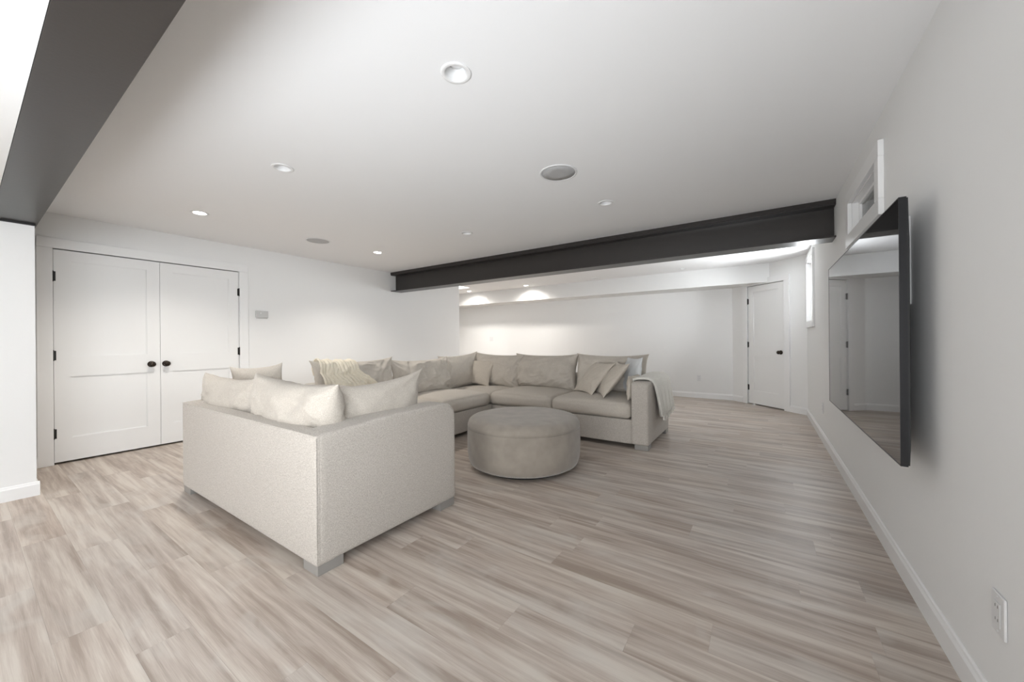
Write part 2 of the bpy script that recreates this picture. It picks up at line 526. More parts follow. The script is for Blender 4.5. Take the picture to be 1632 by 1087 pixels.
W1 = (2.880, 3.655, 1.895, 2.125)   # high window nearest the television
W2 = (6.085, 6.770, 1.370, 2.195)   # bright window past the beam
W3 = (-2.50, -0.20, 0.95, 1.95)   # added window opening around the side fill lamp, out of view
wall_with_holes('wall_right', XR, 0.80, YBK, 7.2, 0, H, [W1, W2, W3], 'long off-white wall on the right carrying the television and two windows')
wall_with_holes('wall_left', XL - .13, XL, 0.33, YEND, 0, H, [(0.492, 2.010, 0.0, 2.045)], 'white wall on the left with the closet double doors')
box('closet_back', (XL - .5, XL - .14, 0.33, 2.3, 0, 2.2), M_DARK)
bpy.data.objects['closet_back'].name = 'wall_closet'
tag(bpy.data.objects['wall_closet'], 'dark closet interior behind the double doors', 'wall', kind='structure')
bm = bmesh.new()
add_box(bm, -5.9, XS, YBK, 0.327, 0, 2.030)
add_box(bm, -5.9, XS, YBK, 0.138, 2.030, H)
tag(from_bm('wall_return', bm, M_WALL), 'white return wall at the left edge holding up the near beam', 'wall', kind='structure')
box('wall_far', (-9.0, XC + .12, YF, YF + .14, 0, H), M_WALL)
tag(bpy.data.objects['wall_far'], 'plain white far wall behind the sectional sofa', 'wall', kind='structure')
box('wall_left_far', (-9.1, -9.0, 4.0, YF, 0, H), M_WALL)
tag(bpy.data.objects['wall_left_far'], 'white wall closing the passage beyond the left wall', 'wall', kind='structure')
box('wall_passage', (-9.0, XL - .14, 4.1, 4.2, 0, H), M_WALL)
tag(bpy.data.objects['wall_passage'], 'white wall on the near side of the passage', 'wall', kind='structure')
box('wall_back', (-5.9, 0.80, YBK - .12, YBK, 0, H), M_WALL)
tag(bpy.data.objects['wall_back'], 'white wall behind the photographer', 'wall', kind='structure')

# diagonal wall with the single door: local frame u along ang_d from the far wall corner
def ang_obj_matrix():
    m4 = Matrix.Identity(4)
    # local x -> ang_d, local y -> -ang_n (into the wall), z up
    into = -ang_n
    m4[0][0], m4[1][0], m4[2][0] = ang_d.x, ang_d.y, 0
    m4[0][1], m4[1][1], m4[2][1] = into.x, into.y, 0
    m4[0][2], m4[1][2], m4[2][2] = 0, 0, 1
    m4[0][3], m4[1][3], m4[2][3] = XC, YF, 0
    return m4
MA = ang_obj_matrix()
DU0, DU1 = (-0.203 - XC) * math.sqrt(2), (0.2905 - XC) * math.sqrt(2)    # door edges along the wall
bm = bmesh.new()
add_box(bm, -.15, DU0 - .012, 0, .12, 0, H)
add_box(bm, DU1 + .012, LA + .15, 0, .12, 0, H)
add_box(bm, DU0 - .012, DU1 + .012, 0, .12, 2.045, H)
bm.transform(MA)
tag(from_bm('wall_diagonal', bm, M_WALL), 'short diagonal white wall in the far right corner around the single door', 'wall', kind='structure')
bm = bmesh.new(); add_box(bm, DU0 - .012, DU1 + .012, .13, .2, 0, 2.2); bm.transform(MA)
tag(from_bm('wall_behind_door', bm, M_DARK), 'dark space behind the single door', 'wall', kind='structure')

# soffit along the far wall
bm = bmesh.new()
verts = [(-9.0, 7.403), (0.107, 7.403), (XC, YF), (-9.0, YF)]
lo = [bm.verts.new((x, y, 2.065)) for x, y in verts]; hi = [bm.verts.new((x, y, H)) for x, y in verts]
bm.faces.new(lo[::-1]); bm.faces.new(hi)
for i in range(4):
    bm.faces.new((lo[i], lo[(i + 1) % 4], hi[(i + 1) % 4], hi[i]))
bmesh.ops.recalc_face_normals(bm, faces=bm.faces)
tag(from_bm('trim_1', bm, M_WALL), 'boxed white soffit along the top of the far wall', 'soffit', kind='structure')

# baseboards -----------------------------------------------------------
def base_profile(name, p0, p1, nrm, label, h=0.105, t=0.015):
    """p0->p1 along the wall foot, nrm points into the room"""
    p0, p1, nrm = Vector((*p0, 0)), Vector((*p1, 0)), Vector((*nrm, 0)).normalized()
    prof = [(0, 0), (t, 0), (t, h - .022), (t * .62, h - .012), (t * .5, h - .004), (t * .2, h), (0, h)]
    bm = bmesh.new()
    A = [bm.verts.new(p0 + nrm * a + Vector((0, 0, z))) for a, z in prof]
    B = [bm.verts.new(p1 + nrm * a + Vector((0, 0, z))) for a, z in prof]
    k = len(prof)
    for i in range(k):
        j = (i + 1) % k
        bm.faces.new((A[i], A[j], B[j], B[i]))
    bm.faces.new(A[::-1]); bm.faces.new(B)
    bmesh.ops.recalc_face_normals(bm, faces=bm.faces)
    return tag(from_bm(name, bm, M_TRIM), label, 'baseboard', kind='structure')
base_profile('baseboard_right', (XR, YBK), (XR, 6.962), (-1, 0), 'white baseboard along the foot of the right wall')
base_profile('baseboard_left', (XL, 2.092), (XL, YEND), (1, 0), 'white baseboard of the left wall behind the sofas')
base_profile('baseboard_left_end', (XL + .015, YEND), (XL - .13, YEND), (0, 1), 'white baseboard around the free end of the left wall')
base_profile('baseboard_closet', (XL, 0.327), (XL, 0.405), (1, 0), 'tiny white baseboard piece between return wall and closet casing')
base_profile('baseboard_return', (XS, YBK), (XS, 0.342), (1, 0), 'white baseboard on the return wall at the left edge')
base_profile('baseboard_return_end', (XS, 0.327), (XL, 0.327), (0, 1), 'white baseboard around the end of the return wall')
base_profile('baseboard_far', (-9.0, YF), (XC, YF), (0, -1), 'white baseboard along the far wall')
def on_ang(u): return (XC + ang_d.x * u, YF + ang_d.y * u)
base_profile('baseboard_diagonal', on_ang(0), on_ang(DU0 - .112), (ang_n.x, ang_n.y), 'short white baseboard left of the single door')
base_profile('baseboard_corner', on_ang(DU1 + .100), on_ang(LA), (ang_n.x, ang_n.y), 'short white baseboard between the single door and the right wall')

# doors ------------------------------------------------------------------
def door_leaf(name, w, h, u_panels, hinge_left, label, knob_u, knob_z=0.912, hinge_zs=(0.29, 1.03, 1.78), u_side=0.105):
    """leaf in local frame: u along x (0..w), room side is -y, thickness .035; z0=.012"""
    t, rec = 0.035, 0.012
    z0, z1 = 0.019, h
    zr = [(0.24, 0.825), (1.022, 1.935)]
    bm = bmesh.new()
    # stiles and rails as one slab with recessed openings
    ua, ub = u_side, w - u_side
    segs = [(0, ua, z0, z1), (ub, w, z0, z1), (ua, ub, z0, zr[0][0]), (ua, ub, zr[0][1], zr[1][0]), (ua, ub, zr[1][1], z1)]
    for s in segs:
        add_box(bm, s[0], s[1], 0, t, s[2], s[3])
    o = from_bm(name, bm, M_DOOR)
    tag(o, label, 'door', kind='structure')
    for za, zb in zr:
        bm = bmesh.new()
        add_box(bm, ua, ub, rec, t - .004, za, zb)
        # small chamfered sticking around the recess
        for (a, b_, c, d) in ((ua, ua + .006, za, zb), (ub - .006, ub, za, zb), (ua, ub, za, za + .006), (ua, ub, zb - .006, zb)):
            add_box(bm, a, b_, rec * .55, rec + .001, c, d)
        from_bm('panel', bm, M_DOOR, o)
    # knob: rose, neck and ball, axis towards the room (-y)
    bm = bmesh.new()
    prof = [(0.0, 0.0), (0.033, 0.0), (0.033, 0.004), (0.029, 0.008), (0.012, 0.010), (0.010, 0.030), (0.016, 0.034), (0.026, 0.041), (0.029, 0.050), (0.025, 0.060), (0.014, 0.066), (0, 0.067)]
    lathe(bm, prof, 24)
    bm.transform(Matrix.Translation((knob_u, 0, knob_z)) @ Matrix.Rotation(math.pi / 2, 4, 'X'))
    from_bm('knob', bm, M_BRONZE, o, smooth=True)
    for z in hinge_zs:
        bm = bmesh.new()
        uh = -0.004 if hinge_left else w + 0.004
        lathe(bm, [(0, -.052), (.004, -.052), (.006, -.047), (.0075, -.046), (.0075, .046), (.006, .047), (.004, .052), (0, .052)], 10, (uh, -.006, z))
        s = 1 if hinge_left else -1
        add_box(bm, min(uh, uh + s * .018), max(uh, uh + s * .018), -.0015, .002, z - .045, z + .045)
        from_bm('hinge', bm, M_BLACK, o)
    return o

def casing(name, u0, u1, h, w, label, t=0.018, xform=Matrix.Identity(4), z_from=0.0, four=False, zb=0.0, inner=0.006):
    """door or window casing; u along x, room side -y"""
    root = None
    pieces = [('side_casing', (u0 - w, u0, z_from, h)), ('side_casing', (u1, u1 + w, z_from, h)), ('head_casing', (u0 - w, u1 + w, h, h + w))]
    if four:
        pieces = [('side_casing', (u0 - w, u0, zb, h)), ('side_casing', (u1, u1 + w, zb, h)), ('head_casing', (u0 - w, u1 + w, h, h + w)), ('bottom_casing', (u0 - w, u1 + w, zb - w, zb))]
    root = empty(name)
    root.matrix_world = xform
    tag(root, label, 'casing', kind='structure')
    for nm, (a, b_, c, d) in pieces:
        bm = bmesh.new()
        add_box(bm, a, b_, -t, 0, c, d, bevel=0.0035, seg=2)
        from_bm(nm, bm, M_TRIM, root)
    return root

# left wall: u runs along +y of the world, room side (-local y) is +x
ML = Matrix(((0, -1, 0, XL), (1, 0, 0, 0), (0, 0, 1, 0), (0, 0, 0, 1)))
leaf_w = 0.7455
MLr = ML.copy()
d1 = door_leaf('door_1', leaf_w, 2.034, None, True, 'left leaf of the white two-panel closet double doors', leaf_w - 0.072)
d1.matrix_world = ML @ Matrix.Translation((0.503, 0.004, 0))
d2 = door_leaf('door_2', leaf_w, 2.034, None, False, 'right leaf of the white two-panel closet double doors', 0.045)
d2.matrix_world = ML @ Matrix.Translation((0.503 + leaf_w + .003, 0.004, 0))
casing('trim_2', 0.497, 2.004, 2.042, 0.095, 'flat white casing around the closet double doors', xform=ML)
box('trim_3', (XL - .13, XL - .001, 0.4925, 0.5005, 0, 2.045), M_TRIM); tag(bpy.data.objects['trim_3'], 'white jamb at the left side of the closet doors', 'jamb', kind='structure')
box('trim_4', (XL - .13, XL - .001, 2.0005, 2.0095, 0, 2.045), M_TRIM); tag(bpy.data.objects['trim_4'], 'white jamb at the right side of the closet doors', 'jamb', kind='structure')
dw = DU1 - DU0 - .006
d3 = door_leaf('door_3', dw, 2.034, None, True, 'single white two-panel door in the diagonal far corner wall', dw - 0.062, u_side=0.105)
d3.matrix_world = MA @ Matrix.Translation((DU0 + .003, 0.006, 0))
casing('trim_5', DU0 - .006, DU1 + .006, 2.042, 0.095, 'flat white casing around the single door in the diagonal wall', xform=MA)

# windows ------------------------------------------------------------------
# right wall: u along -y (so that local -y faces -x): local x -> -Y, local y -> +X
MR = Matrix(((0, 1, 0, XR), (-1, 0, 0, 0), (0, 0, 1, 0), (0, 0, 0, 1)))
def window(name, Wq, label, depth, sash, well=None):
    y0, y1, z0, z1 = Wq
    root = empty(name); root.matrix_world = MR
    tag(root, label, 'window', kind='structure')
    u0, u1 = -y1, -y0
    t = 0.025; w = 0.088
    for nm, (a, b_, c, d) in (('side_casing', (u0 - w, u0, z0, z1)), ('side_casing', (u1, u1 + w, z0, z1)),
                              ('head_casing', (u0 - w, u1 + w, z1, z1 + w)), ('bottom_casing', (u0 - w, u1 + w, z0 - w, z0))):
        bm = bmesh.new(); add_box(bm, a, b_, -t, 0, c, d, bevel=0.003); from_bm(nm, bm, M_TRIM, root)
    # jamb liner
    bm = bmesh.new()
    j = 0.012 if y0 > 5 else 0.007
    add_box(bm, u0, u0 + j, 0, .24, z0, z1); add_box(bm, u1 - j, u1, 0, .24, z0, z1)
    add_box(bm, u0 + j, u1 - j, 0, .24, z0, z0 + j); add_box(bm, u0 + j, u1 - j, 0, .24, z1 - j, z1)
    from_bm('jamb_liner', bm, M_TRIM, root)
    # sash frame
    bm = bmesh.new(); s = sash; d0, d1_ = depth, depth + .04
    add_box(bm, u0 + j, u0 + j + s, d0, d1_, z0 + j, z1 - j, bevel=.003); add_box(bm, u1 - j - s, u1 - j, d0, d1_, z0 + j, z1 - j, bevel=.003)
    add_box(bm, u0 + j + s, u1 - j - s, d0, d1_, z0 + j, z0 + j + s, bevel=.003); add_box(bm, u0 + j + s, u1 - j - s, d0, d1_, z1 - j - s, z1 - j, bevel=.003)
    from_bm('sash', bm, M_TRIM, root)
    bm = bmesh.new(); add_box(bm, u0 + j + s, u1 - j - s, d0 + .016, d0 + .022, z0 + j + s, z1 - j - s)
    from_bm('pane', bm, M_GLASS, root)
    return root
window('window_1', W1, 'small high white-cased window above the television with a grey pane', 0.035, 0.020)
window('window_2', W2, 'bright white-cased window in the right wall beyond the dark beam', 0.03, 0.03)
window('added_window', W3, 'added wide white-cased window around the side fill lamp, beside the photographer', 0.05, 0.03)  # unseen window added to house the side fill lamp
bm = bmesh.new()
add_box(bm, 0.95, 0.98, 2.7, 3.85, 1.6, 2.45); add_box(bm, 0.801, 0.95, 2.7, 2.73, 1.6, 2.45); add_box(bm, 0.801, 0.95, 3.82, 3.85, 1.6, 2.45)
add_box(bm, 0.801, 0.95, 2.73, 3.82, 1.6, 1.63); add_box(bm, 0.90, 0.95, 2.73, 3.82, 2.42, 2.45)  # sides and top lip added around the panel to shade the pane
from_bm('trim_6', bm, M_WELL)
tag(bpy.data.objects['trim_6'], 'pale grey window well panel outside the small high window, boxed in to shade its pane', 'window well', kind='structure')

# ================================================================== STEEL BEAMS
def beam(name, y0, y1, zb, ztop, x0, x1, plate, label):
    root = empty(name, ((x0 + x1) / 2, (y0 + y1) / 2, zb))
    tag(root, label, 'beam')
    ox, oy, oz = root.location
    tf, tw = 0.014, 0.011
    ym = (y0 + y1) / 2
    def b(nm, *d, mat=M_STEEL, bev=0.0015):
        dd = (d[0] - ox, d[1] - ox, d[2] - oy, d[3] - oy, d[4] - oz, d[5] - oz)
        return box(nm, dd, mat, root, bevel=bev)
    b('bottom_flange', x0, x1, y0, y1, zb, zb + tf)
    b('top_flange', x0, x1, y0, y1, ztop - plate - .018, ztop - plate)
    b('web', x0, x1, ym - tw / 2, ym + tw / 2, zb + tf, ztop - plate - .018)
    b('nailer_plate', x0, x1, y0 - .004, y1 + .004, ztop - plate, ztop)
    return root
beam('steel_beam', 4.340, 4.570, 2.032, H - .0005, XL + .001, XR - .001, 0.034, 'dark bronze steel beam crossing the ceiling beyond the sofas')
beam('steel_beam', 0.140, 0.341, 2.0455, H - .0005, XL + .001, XR - .001, 0.034, 'wide dark steel beam overhead at the upper left corner')
bx_ = box('trim_7', (XS, XR - .001, 0.035, 0.1385, 2.0455, H - .0005), M_WALL)
tag(bx_, 'white drywall boxing covering the near side of the overhead beam', 'boxing', kind='structure')
bp_ = box('gap_plate', (-5.4, XS + .012, 0.136, 0.331, 2.0305, 2.0450), M_BLACK)  # black strip put in for the shaded gap under the beam
tag(recenter(bp_), 'thin black plate standing for the dark gap between the return wall and the near beam', 'plate')

# ================================================================== CEILING FIXTURES
CAN_LBL = ['unlit round recessed light, largest, nearest on the ceiling at top centre',
           'unlit round recessed light between the largest one and the lit one above the closet',
           'lit recessed light on the ceiling above the closet double doors',
           'unlit recessed light near the dark beam, just right of and beyond the larger speaker',
           'small unlit recessed light just in front of the middle of the dark beam',
           'lit recessed light near the left end of the dark beam',
           'tiny unlit recessed light in front of the soffit at the right, nearest the single door',
           'tiny unlit recessed light in front of the soffit, under the middle of the dark beam',
           'lit recessed light shining on the soffit, right one of the lit pair',
           'lit recessed light shining on the soffit, left one next to the wall end']
def make_can(i, x, y, on):
    root = empty('recessed_light', (x, y, H))
    tag(root, CAN_LBL[i], 'ceiling light', group='recessed ceiling lights')
    bm = bmesh.new()
    lathe(bm, [(0.0585, 0.003), (0.0585, -0.0005), (0.070, -0.0006), (0.0705, -0.003), (0.066, -0.0055), (0.053, -0.0055), (0.049, -0.002), (0.0475, 0.006)], 40)
    from_bm('trim_ring', bm, M_TRIM, root, smooth=True)
    bm = bmesh.new()
    lathe(bm, [(0.0475, 0.006), (0.041, 0.032), (0.036, 0.045)], 40)
    from_bm('reflector', bm, M_CAN, root, smooth=True)
    bm = bmesh.new()
    zl = 0.010 if on else 0.043
    rl = 0.0462 if on else 0.037
    lathe(bm, [(0, zl - .004), (rl * .6, zl - .003), (rl, zl), (rl, zl + .004), (0, zl + .004)], 32)
    from_bm('lens', bm, M_LAMP_ON if on else M_LAMP_OFF, root, smooth=True)
    if on:
        l = bpy.data.lights.new('recessed_lamp', 'SPOT')
        l.energy = 18 if y < 5 else 18
        l.color = (1.0, 0.95, 0.89)
        l.spot_size = math.radians(128 if y < 5 else 158); l.spot_blend = 0.75 if y < 5 else 1.0; l.shadow_soft_size = 0.04
        lo_ = bpy.data.objects.new('recessed_lamp', l)
        lo_.location = (0, 0, -0.012); lo_.parent = root
        COL.objects.link(lo_)
for i, (x, y, on) in enumerate(CANS):
    make_can(i, x, y, on)
def speaker(x, y, label):
    root = empty('ceiling_speaker', (x, y, H))
    tag(root, label, 'speaker', group='round ceiling speakers')
    bm = bmesh.new()
    lathe(bm, [(0.122, -.0002), (0.138, -.0002), (0.138, -.003), (0.134, -.006), (0.124, -.006), (0.122, -.002)], 56)
    from_bm('rim', bm, M_PLASTIC, root, smooth=True)
    bm = bmesh.new()
    lathe(bm, [(0, -.0045), (0.06, -.0045), (0.1218, -.004), (0.1218, -.0002), (0, -.0002)], 56)
    from_bm('grille', bm, M_GRILLE, root, smooth=True)
speaker(-1.240, 2.478, 'larger round ceiling speaker with pale grey grille, near the middle of the ceiling')
speaker(-4.480, 2.450, 'smaller looking round ceiling speaker between the two lit lights at left')

# ================================================================== WALL PLATES
def outlet(name, xform, label, cat='outlet', toggle=False):
    root = empty(name); root.matrix_world = xform
    tag(root, label, cat)
    bm = bmesh.new(); add_box(bm, -.0355, .0355, -.0065, 0, -.058, .058, bevel=.003)
    from_bm('cover_plate', bm, M_PLASTIC, root)
    bm = bmesh.new(); add_box(bm, -.017, .017, -.0085, -.0066, -.034, .034, bevel=.001)
    ins = from_bm('socket_insert', bm, M_PLASTIC, root)
    if not toggle:
        bm = bmesh.new()
        for s in (-1, 1):
            for dx in (-.0065, .0065):
                bm = bmesh.new()
                add_box(bm, dx - .001, dx + .001, -.0088, -.0083, s * .019 - .001, s * .019 + .007)
                from_bm('slot', bm, M_DARK, ins)
    for s in (-1, 1):
        bm = bmesh.new()
        add_box(bm, -.002, .002, -.0075, -.0064, s * .048 - .002, s * .048 + .002)
        from_bm('screw', bm, M_PLASTIC, root)
    return root
outlet('wall_outlet', MR @ Matrix.Translation((-1.634, -.0003, 0.355)), 'white duplex outlet plate low on the right wall in the foreground')
outlet('wall_outlet', MR @ Matrix.Translation((-5.30, -.0003, 0.368)), 'thin white outlet plate low on the right wall beyond the television')
MF = Matrix(((1, 0, 0, 0), (0, 1, 0, YF), (0, 0, 1, 0), (0, 0, 0, 1)))
outlet('wall_outlet', MF @ Matrix.Translation((-1.01, -.0003, 0.385)), 'white outlet plate low on the far wall right of the sectional')
outlet('wall_switch', MF @ Matrix.Translation((-6.01, -.0003, 1.184)) @ Matrix.Scale(1.5, 4, (1, 0, 0)), 'small white switch plate on the far wall near the left wall end', 'switch', True)
th = empty('thermostat'); th.matrix_world = ML @ Matrix.Translation((2.255, -.0005, 1.507))
tag(th, 'pale grey thermostat on the wall beside the closet doors', 'thermostat')
bm = bmesh.new(); add_box(bm, -.074, .074, -.022, 0, -.042, .050, bevel=.006, seg=3); from_bm('housing', bm, M_GREYPL, th)
bm = bmesh.new(); add_box(bm, -.066, .066, -.020, 0, -.052, -.0425, bevel=.002); from_bm('lower_cover', bm, M_GREYPL, th)
bm = bmesh.new(); lathe(bm, [(0, 0), (.011, 0), (.010, .003), (0, .004)], 16); bm.transform(Matrix.Translation((-.016, -.022, .018)) @ Matrix.Rotation(math.pi / 2, 4, 'X'))
from_bm('button', bm, M_PLASTIC, th, smooth=True)

# ================================================================== TELEVISION
tv = empty('television', (0.47, 2.99, 0.63))
tag(tv, 'large black flat television mounted on the right wall, glossy screen reflecting the room', 'television')
ty0, ty1, tz0, tz1, tx = 2.062, 3.915, 0.632, 1.688, 0.450
def tvbox(nm, x0, x1, y0, y1, z0, z1, mat, bev=0.0, seg=2):
    return box(nm, (x0 - .47, x1 - .47, y0 - 2.99, y1 - 2.99, z0 - .63, z1 - .63), mat, tv, bevel=bev, seg=seg)
tvbox('screen', tx, tx + .004, ty0 + .004, ty1 - .004, tz0 + .004, tz1 - .004, M_SCREEN)
bm = bmesh.new()
for d in ((tx - .0012, tx + .021, ty0, ty0 + .0038, tz0, tz1), (tx - .0012, tx + .021, ty1 - .0038, ty1, tz0, tz1),
          (tx - .0012, tx + .021, ty0 + .0038, ty1 - .0038, tz0, tz0 + .0038), (tx - .0012, tx + .021, ty0 + .0038, ty1 - .0038, tz1 - .0038, tz1)):
    add_box(bm, d[0] - .47, d[1] - .47, d[2] - 2.99, d[3] - 2.99, d[4] - .63, d[5] - .63)
from_bm('bezel', bm, M_TVBODY, tv)
bm = bmesh.new()
NY, NZ = 30, 20
def shell_x(y, z):
    dy = min(y - ty0, ty1 - y); dz = min(z - tz0, (tz1 - z) * .55)
    return 0.476 + 0.036 * min(1, dy / .16) ** .8 * min(1, max(0, dz) / .07) ** .7
F_, B_ = {}, {}
for a in range(NY + 1):
    for c in range(NZ + 1):
        y = ty0 + .004 + (ty1 - ty0 - .008) * (0.5 - 0.5 * math.cos(math.pi * a / NY)); z = tz0 + .004 + (tz1 - tz0 - .008) * (0.5 - 0.5 * math.cos(math.pi * c / NZ))
        B_[a, c] = bm.verts.new((shell_x(y, z) - .47, y - 2.99, z - .63))
        if a in (0, NY) or c in (0, NZ): F_[a, c] = bm.verts.new((.4705 - .47, y - 2.99, z - .63))
for a in range(NY):
    for c in range(NZ):
        bm.faces.new((B_[a, c], B_[a + 1, c], B_[a + 1, c + 1], B_[a, c + 1]))
ring = [(a, 0) for a in range(NY)] + [(NY, c) for c in range(NZ)] + [(a, NZ) for a in range(NY, 0, -1)] + [(0, c) for c in range(NZ, 0, -1)]
for p, q in zip(ring, ring[1:] + ring[:1]):
    bm.faces.new((F_[p], F_[q], B_[q], B_[p]))
bm.faces.new([F_[p] for p in ring])
bmesh.ops.recalc_face_normals(bm, faces=bm.faces)
from_bm('back_shell', bm, M_TVBACK, tv)
tvbox('wall_mount', 0.513, 0.5535, 2.75, 3.25, 0.95, 1.35, M_BLACK, .003)
wp = box('slim_wall_box', (0.539, 0.5535, 2.362, 2.70, 1.285, 1.680), M_PLASTIC, bevel=.003)  # slim white box drawing a pale upright strip beside the television
tag(recenter(wp), 'slim white wall box half hidden behind the television', 'wall box')

# ================================================================== SOFAS
def block(nm, d, mat, parent, r=.03, n=14, **kw):
    o = parent.location
    bm = softbox_bm(d[0] - o[0], d[1] - o[0], d[2] - o[1], d[3] - o[1], d[4] - o[2], d[5] - o[2], r=r, n=n, **kw)
    return from_bm(nm, bm, mat, parent, smooth=True)
def legs(parent, spots, w=.135, h=.052):
    o = parent.location
    for (x, y) in spots:
        box('leg', (x - w / 2 - o[0], x + w / 2 - o[0], y - w / 2 - o[1], y + w / 2 - o[1], 0.0002, h), M_LEG, parent, bevel=.002)
def arm_bm(x0, x1, y0, y1, z0, z1, front_r=.11, front='+y', r=.022, dip=0.0, top_r=None):
    """arm block whose upper front corner is a large quarter round"""
    bm = softbox_bm(x0, x1, y0, y1, z0, z1, r=r, n=22)
    for v in bm.verts:
        y, z = v.co.y, v.co.z
        yy = (y1 - y) if front == '+y' else (y - y0)
        zz = z1 - z
        if yy < front_r and zz < front_r:
            a, b_ = front_r - yy, front_r - zz
            l = math.hypot(a, b_)
            m_ = max(a, b_)
            if l > 1e-6:
                k = m_ / l
                a2, b2 = a * k, b_ * k
                v.co.y = (y1 - front_r + a2) if front == '+y' else (y0 + front_r - a2)
                v.co.z = z1 - front_r + b2
        if dip:
            far = yy / (y1 - y0)
            if z > z0 + (z1 - z0) * .5:
                v.co.z -= dip * max(0, far - .55) / .45 * (z - z0) / (z1 - z0)
    return bm
Zb, Zt = 0.048, 0.715

# --- loveseat in the foreground (its back towards the camera)
LX0, LX1, LY0, LY1 = -3.705, -1.784, 0.958, 1.940
love = empty('loveseat', ((LX0 + LX1) / 2, (LY0 + LY1) / 2, 0))
tag(love, 'pale oatmeal loveseat in the foreground seen from behind, with two back cushions', 'sofa')
o_ = love.location
def rel(bm, par):
    bm.transform(Matrix.Translation(-Vector(par.location))); return bm
block('back_frame', (LX0 + .002, LX1 - .002, LY0, LY0 + .10, Zb, 0.684), M_SOFA, love, r=.012, n=20)
for xa, xb in ((LX1 - .185, LX1), (LX0, LX0 + .185)):
    from_bm('arm', rel(arm_bm(xa, xb, LY0 + .006, LY1, Zb, Zt, front_r=.10, r=.020, dip=0.030), love), M_SOFA, love, smooth=True)
block('seat_base', (LX0 + .18, LX1 - .18, LY0 + .08, LY1 - .004, Zb, 0.300), M_SOFA, love, r=.015)
xm = (LX0 + LX1) / 2
for xa, xb in ((LX0 + .188, xm - .003), (xm + .003, LX1 - .188)):
    block('seat_cushion', (xa, xb, LY0 + .12, LY1 + .012, 0.302, 0.455), M_SOFA2, love, r=.045, crown=.035, bulge=.008, wob=.004)
def piping(parent, pts, rad=.0032, name='piping'):
    cu_ = bpy.data.curves.new(name, 'CURVE'); cu_.dimensions = '3D'; cu_.bevel_depth = rad; cu_.bevel_resolution = 1
    sp = cu_.splines.new('POLY'); sp.points.add(len(pts) - 1)
    for p_, q_ in zip(sp.points, pts): p_.co = (q_[0] - parent.location[0], q_[1] - parent.location[1], q_[2], 1)
    tm = bpy.data.objects.new('tmp', cu_); COL.objects.link(tm); bpy.context.view_layer.update()
    me_ = bpy.data.meshes.new_from_object(tm.evaluated_get(bpy.context.evaluated_depsgraph_get()))
    bpy.data.objects.remove(tm); bpy.data.curves.remove(cu_)
    me_.materials.clear(); me_.name = name
    return link(name, me_, M_SOFA, parent, smooth=True)
piping(love, [(LX0 + .02, LY0 + .001, 0.681), ((LX0 + LX1) / 2, LY0 + .001, 0.681), (LX1 - .02, LY0 + .001, 0.681)])
piping(love, [(LX1 - .004, LY0 + .003, Zb + .01), (LX1 - .004, LY0 + .003, 0.672)])
legs(love, [(LX0 + .075, LY0 + .075), (LX1 - .075, LY0 + .075), (LX0 + .075, LY1 - .08), (LX1 - .075, LY1 - .08)])
def back_cushion(parent, w, h, t, loc, yaw, lean, seed, roll=0, mat=None, **kw):
    args = dict(pinch=.05, wr=.016, sag=.5, ears=.03, full=.42)
    args.update(kw)
    bm = cushion_bm(w, h, t, seed=seed, **args)
    l = Vector(loc) - Vector(parent.location)
    return place_cushion('back_cushion', bm, mat or M_SOFA2, parent, l, yaw, lean, roll)
# yaw 180: leaning towards -y
back_cushion(love, 0.93, 0.455, 0.22, (-3.33, 1.175, 0.435), 180, 5, 3)
back_cushion(love, 0.96, 0.485, 0.26, (-2.385, 1.185, 0.43), 180, 6, 8, roll=-1, wr=.020)

# --- L-shaped sectional: left run + back run
SY0, SY1 = 3.893, 4.880
SX1, SXL, SXF = -0.958, -3.935, -2.950
SYN = 1.950
sec = empty('sectional_sofa', ((SXL + SX1) / 2, 3.6, 0))
tag(sec, 'large L-shaped oatmeal sectional sofa around the ottoman with loose back cushions', 'sofa')
ZT2 = 0.695
block('base', (SXL + .06, SXF, SYN + .16, SY1 - .05, Zb, 0.300), M_SOFA, sec, r=.012, n=12)
block('base', (SXF + .002, SX1 - .17, SY0, SY1 - .05, Zb, 0.300), M_SOFA, sec, r=.012, n=12)
block('back_frame', (SXL, SX1 - .002, SY1 - .13, SY1, Zb, ZT2 - .01), M_SOFA, sec, r=.02, n=12)
block('back_frame', (SXL, SXL + .13, SYN + .17, SY1 - .131, Zb, ZT2 - .01), M_SOFA, sec, r=.02, n=12)
from_bm('arm', rel(arm_bm(SX1 - .178, SX1, SY0 - .003, SY1 - .002, Zb, ZT2, front_r=.035, front='-y', r=.024), sec), M_SOFA, sec, smooth=True)
block('arm', (SXL, SXF + .005, SYN, SYN + .175, Zb, 0.715), M_SOFA, sec, r=.05, n=14)
zc0, zc1 = 0.302, 0.458
sx = [SX1 - .182, -2.066, SXF - .02]
for xb, xa, sd in ((SX1 - .182, -2.064, 1), (-2.070, -2.975, 2)):
    block('seat_cushion', (xa, xb, SY0 - .012, SY1 - .16, zc0, zc1), M_SOFA2, sec, r=.05, n=18, crown=.045, facebulge=(.004, .004, .014, 0), wob=.006, seed=sd)
block('seat_cushion', (SXL + .16, -2.981, SY0 - .012, SY1 - .16, zc0, zc1 - .01), M_SOFA2, sec, r=.05, n=18, crown=.030, wob=.006, seed=5)
for ya, yb, sd in ((SYN + .18, 2.985, 3), (2.991, SY0 - .018, 4)):
    block('seat_cushion', (SXL + .16, SXF + .012, ya, yb, zc0, zc1), M_SOFA2, sec, r=.05, n=18, crown=.045, facebulge=(0, .014, .004, .004), wob=.006, seed=sd)
legs(sec, [(SX1 - .075, SY0 + .07), (SX1 - .075, SY1 - .075), (SXL + .075, SYN + .075), (SXF - .075, SYN + .075), (SXL + .075, SY1 - .075)], h=.052)
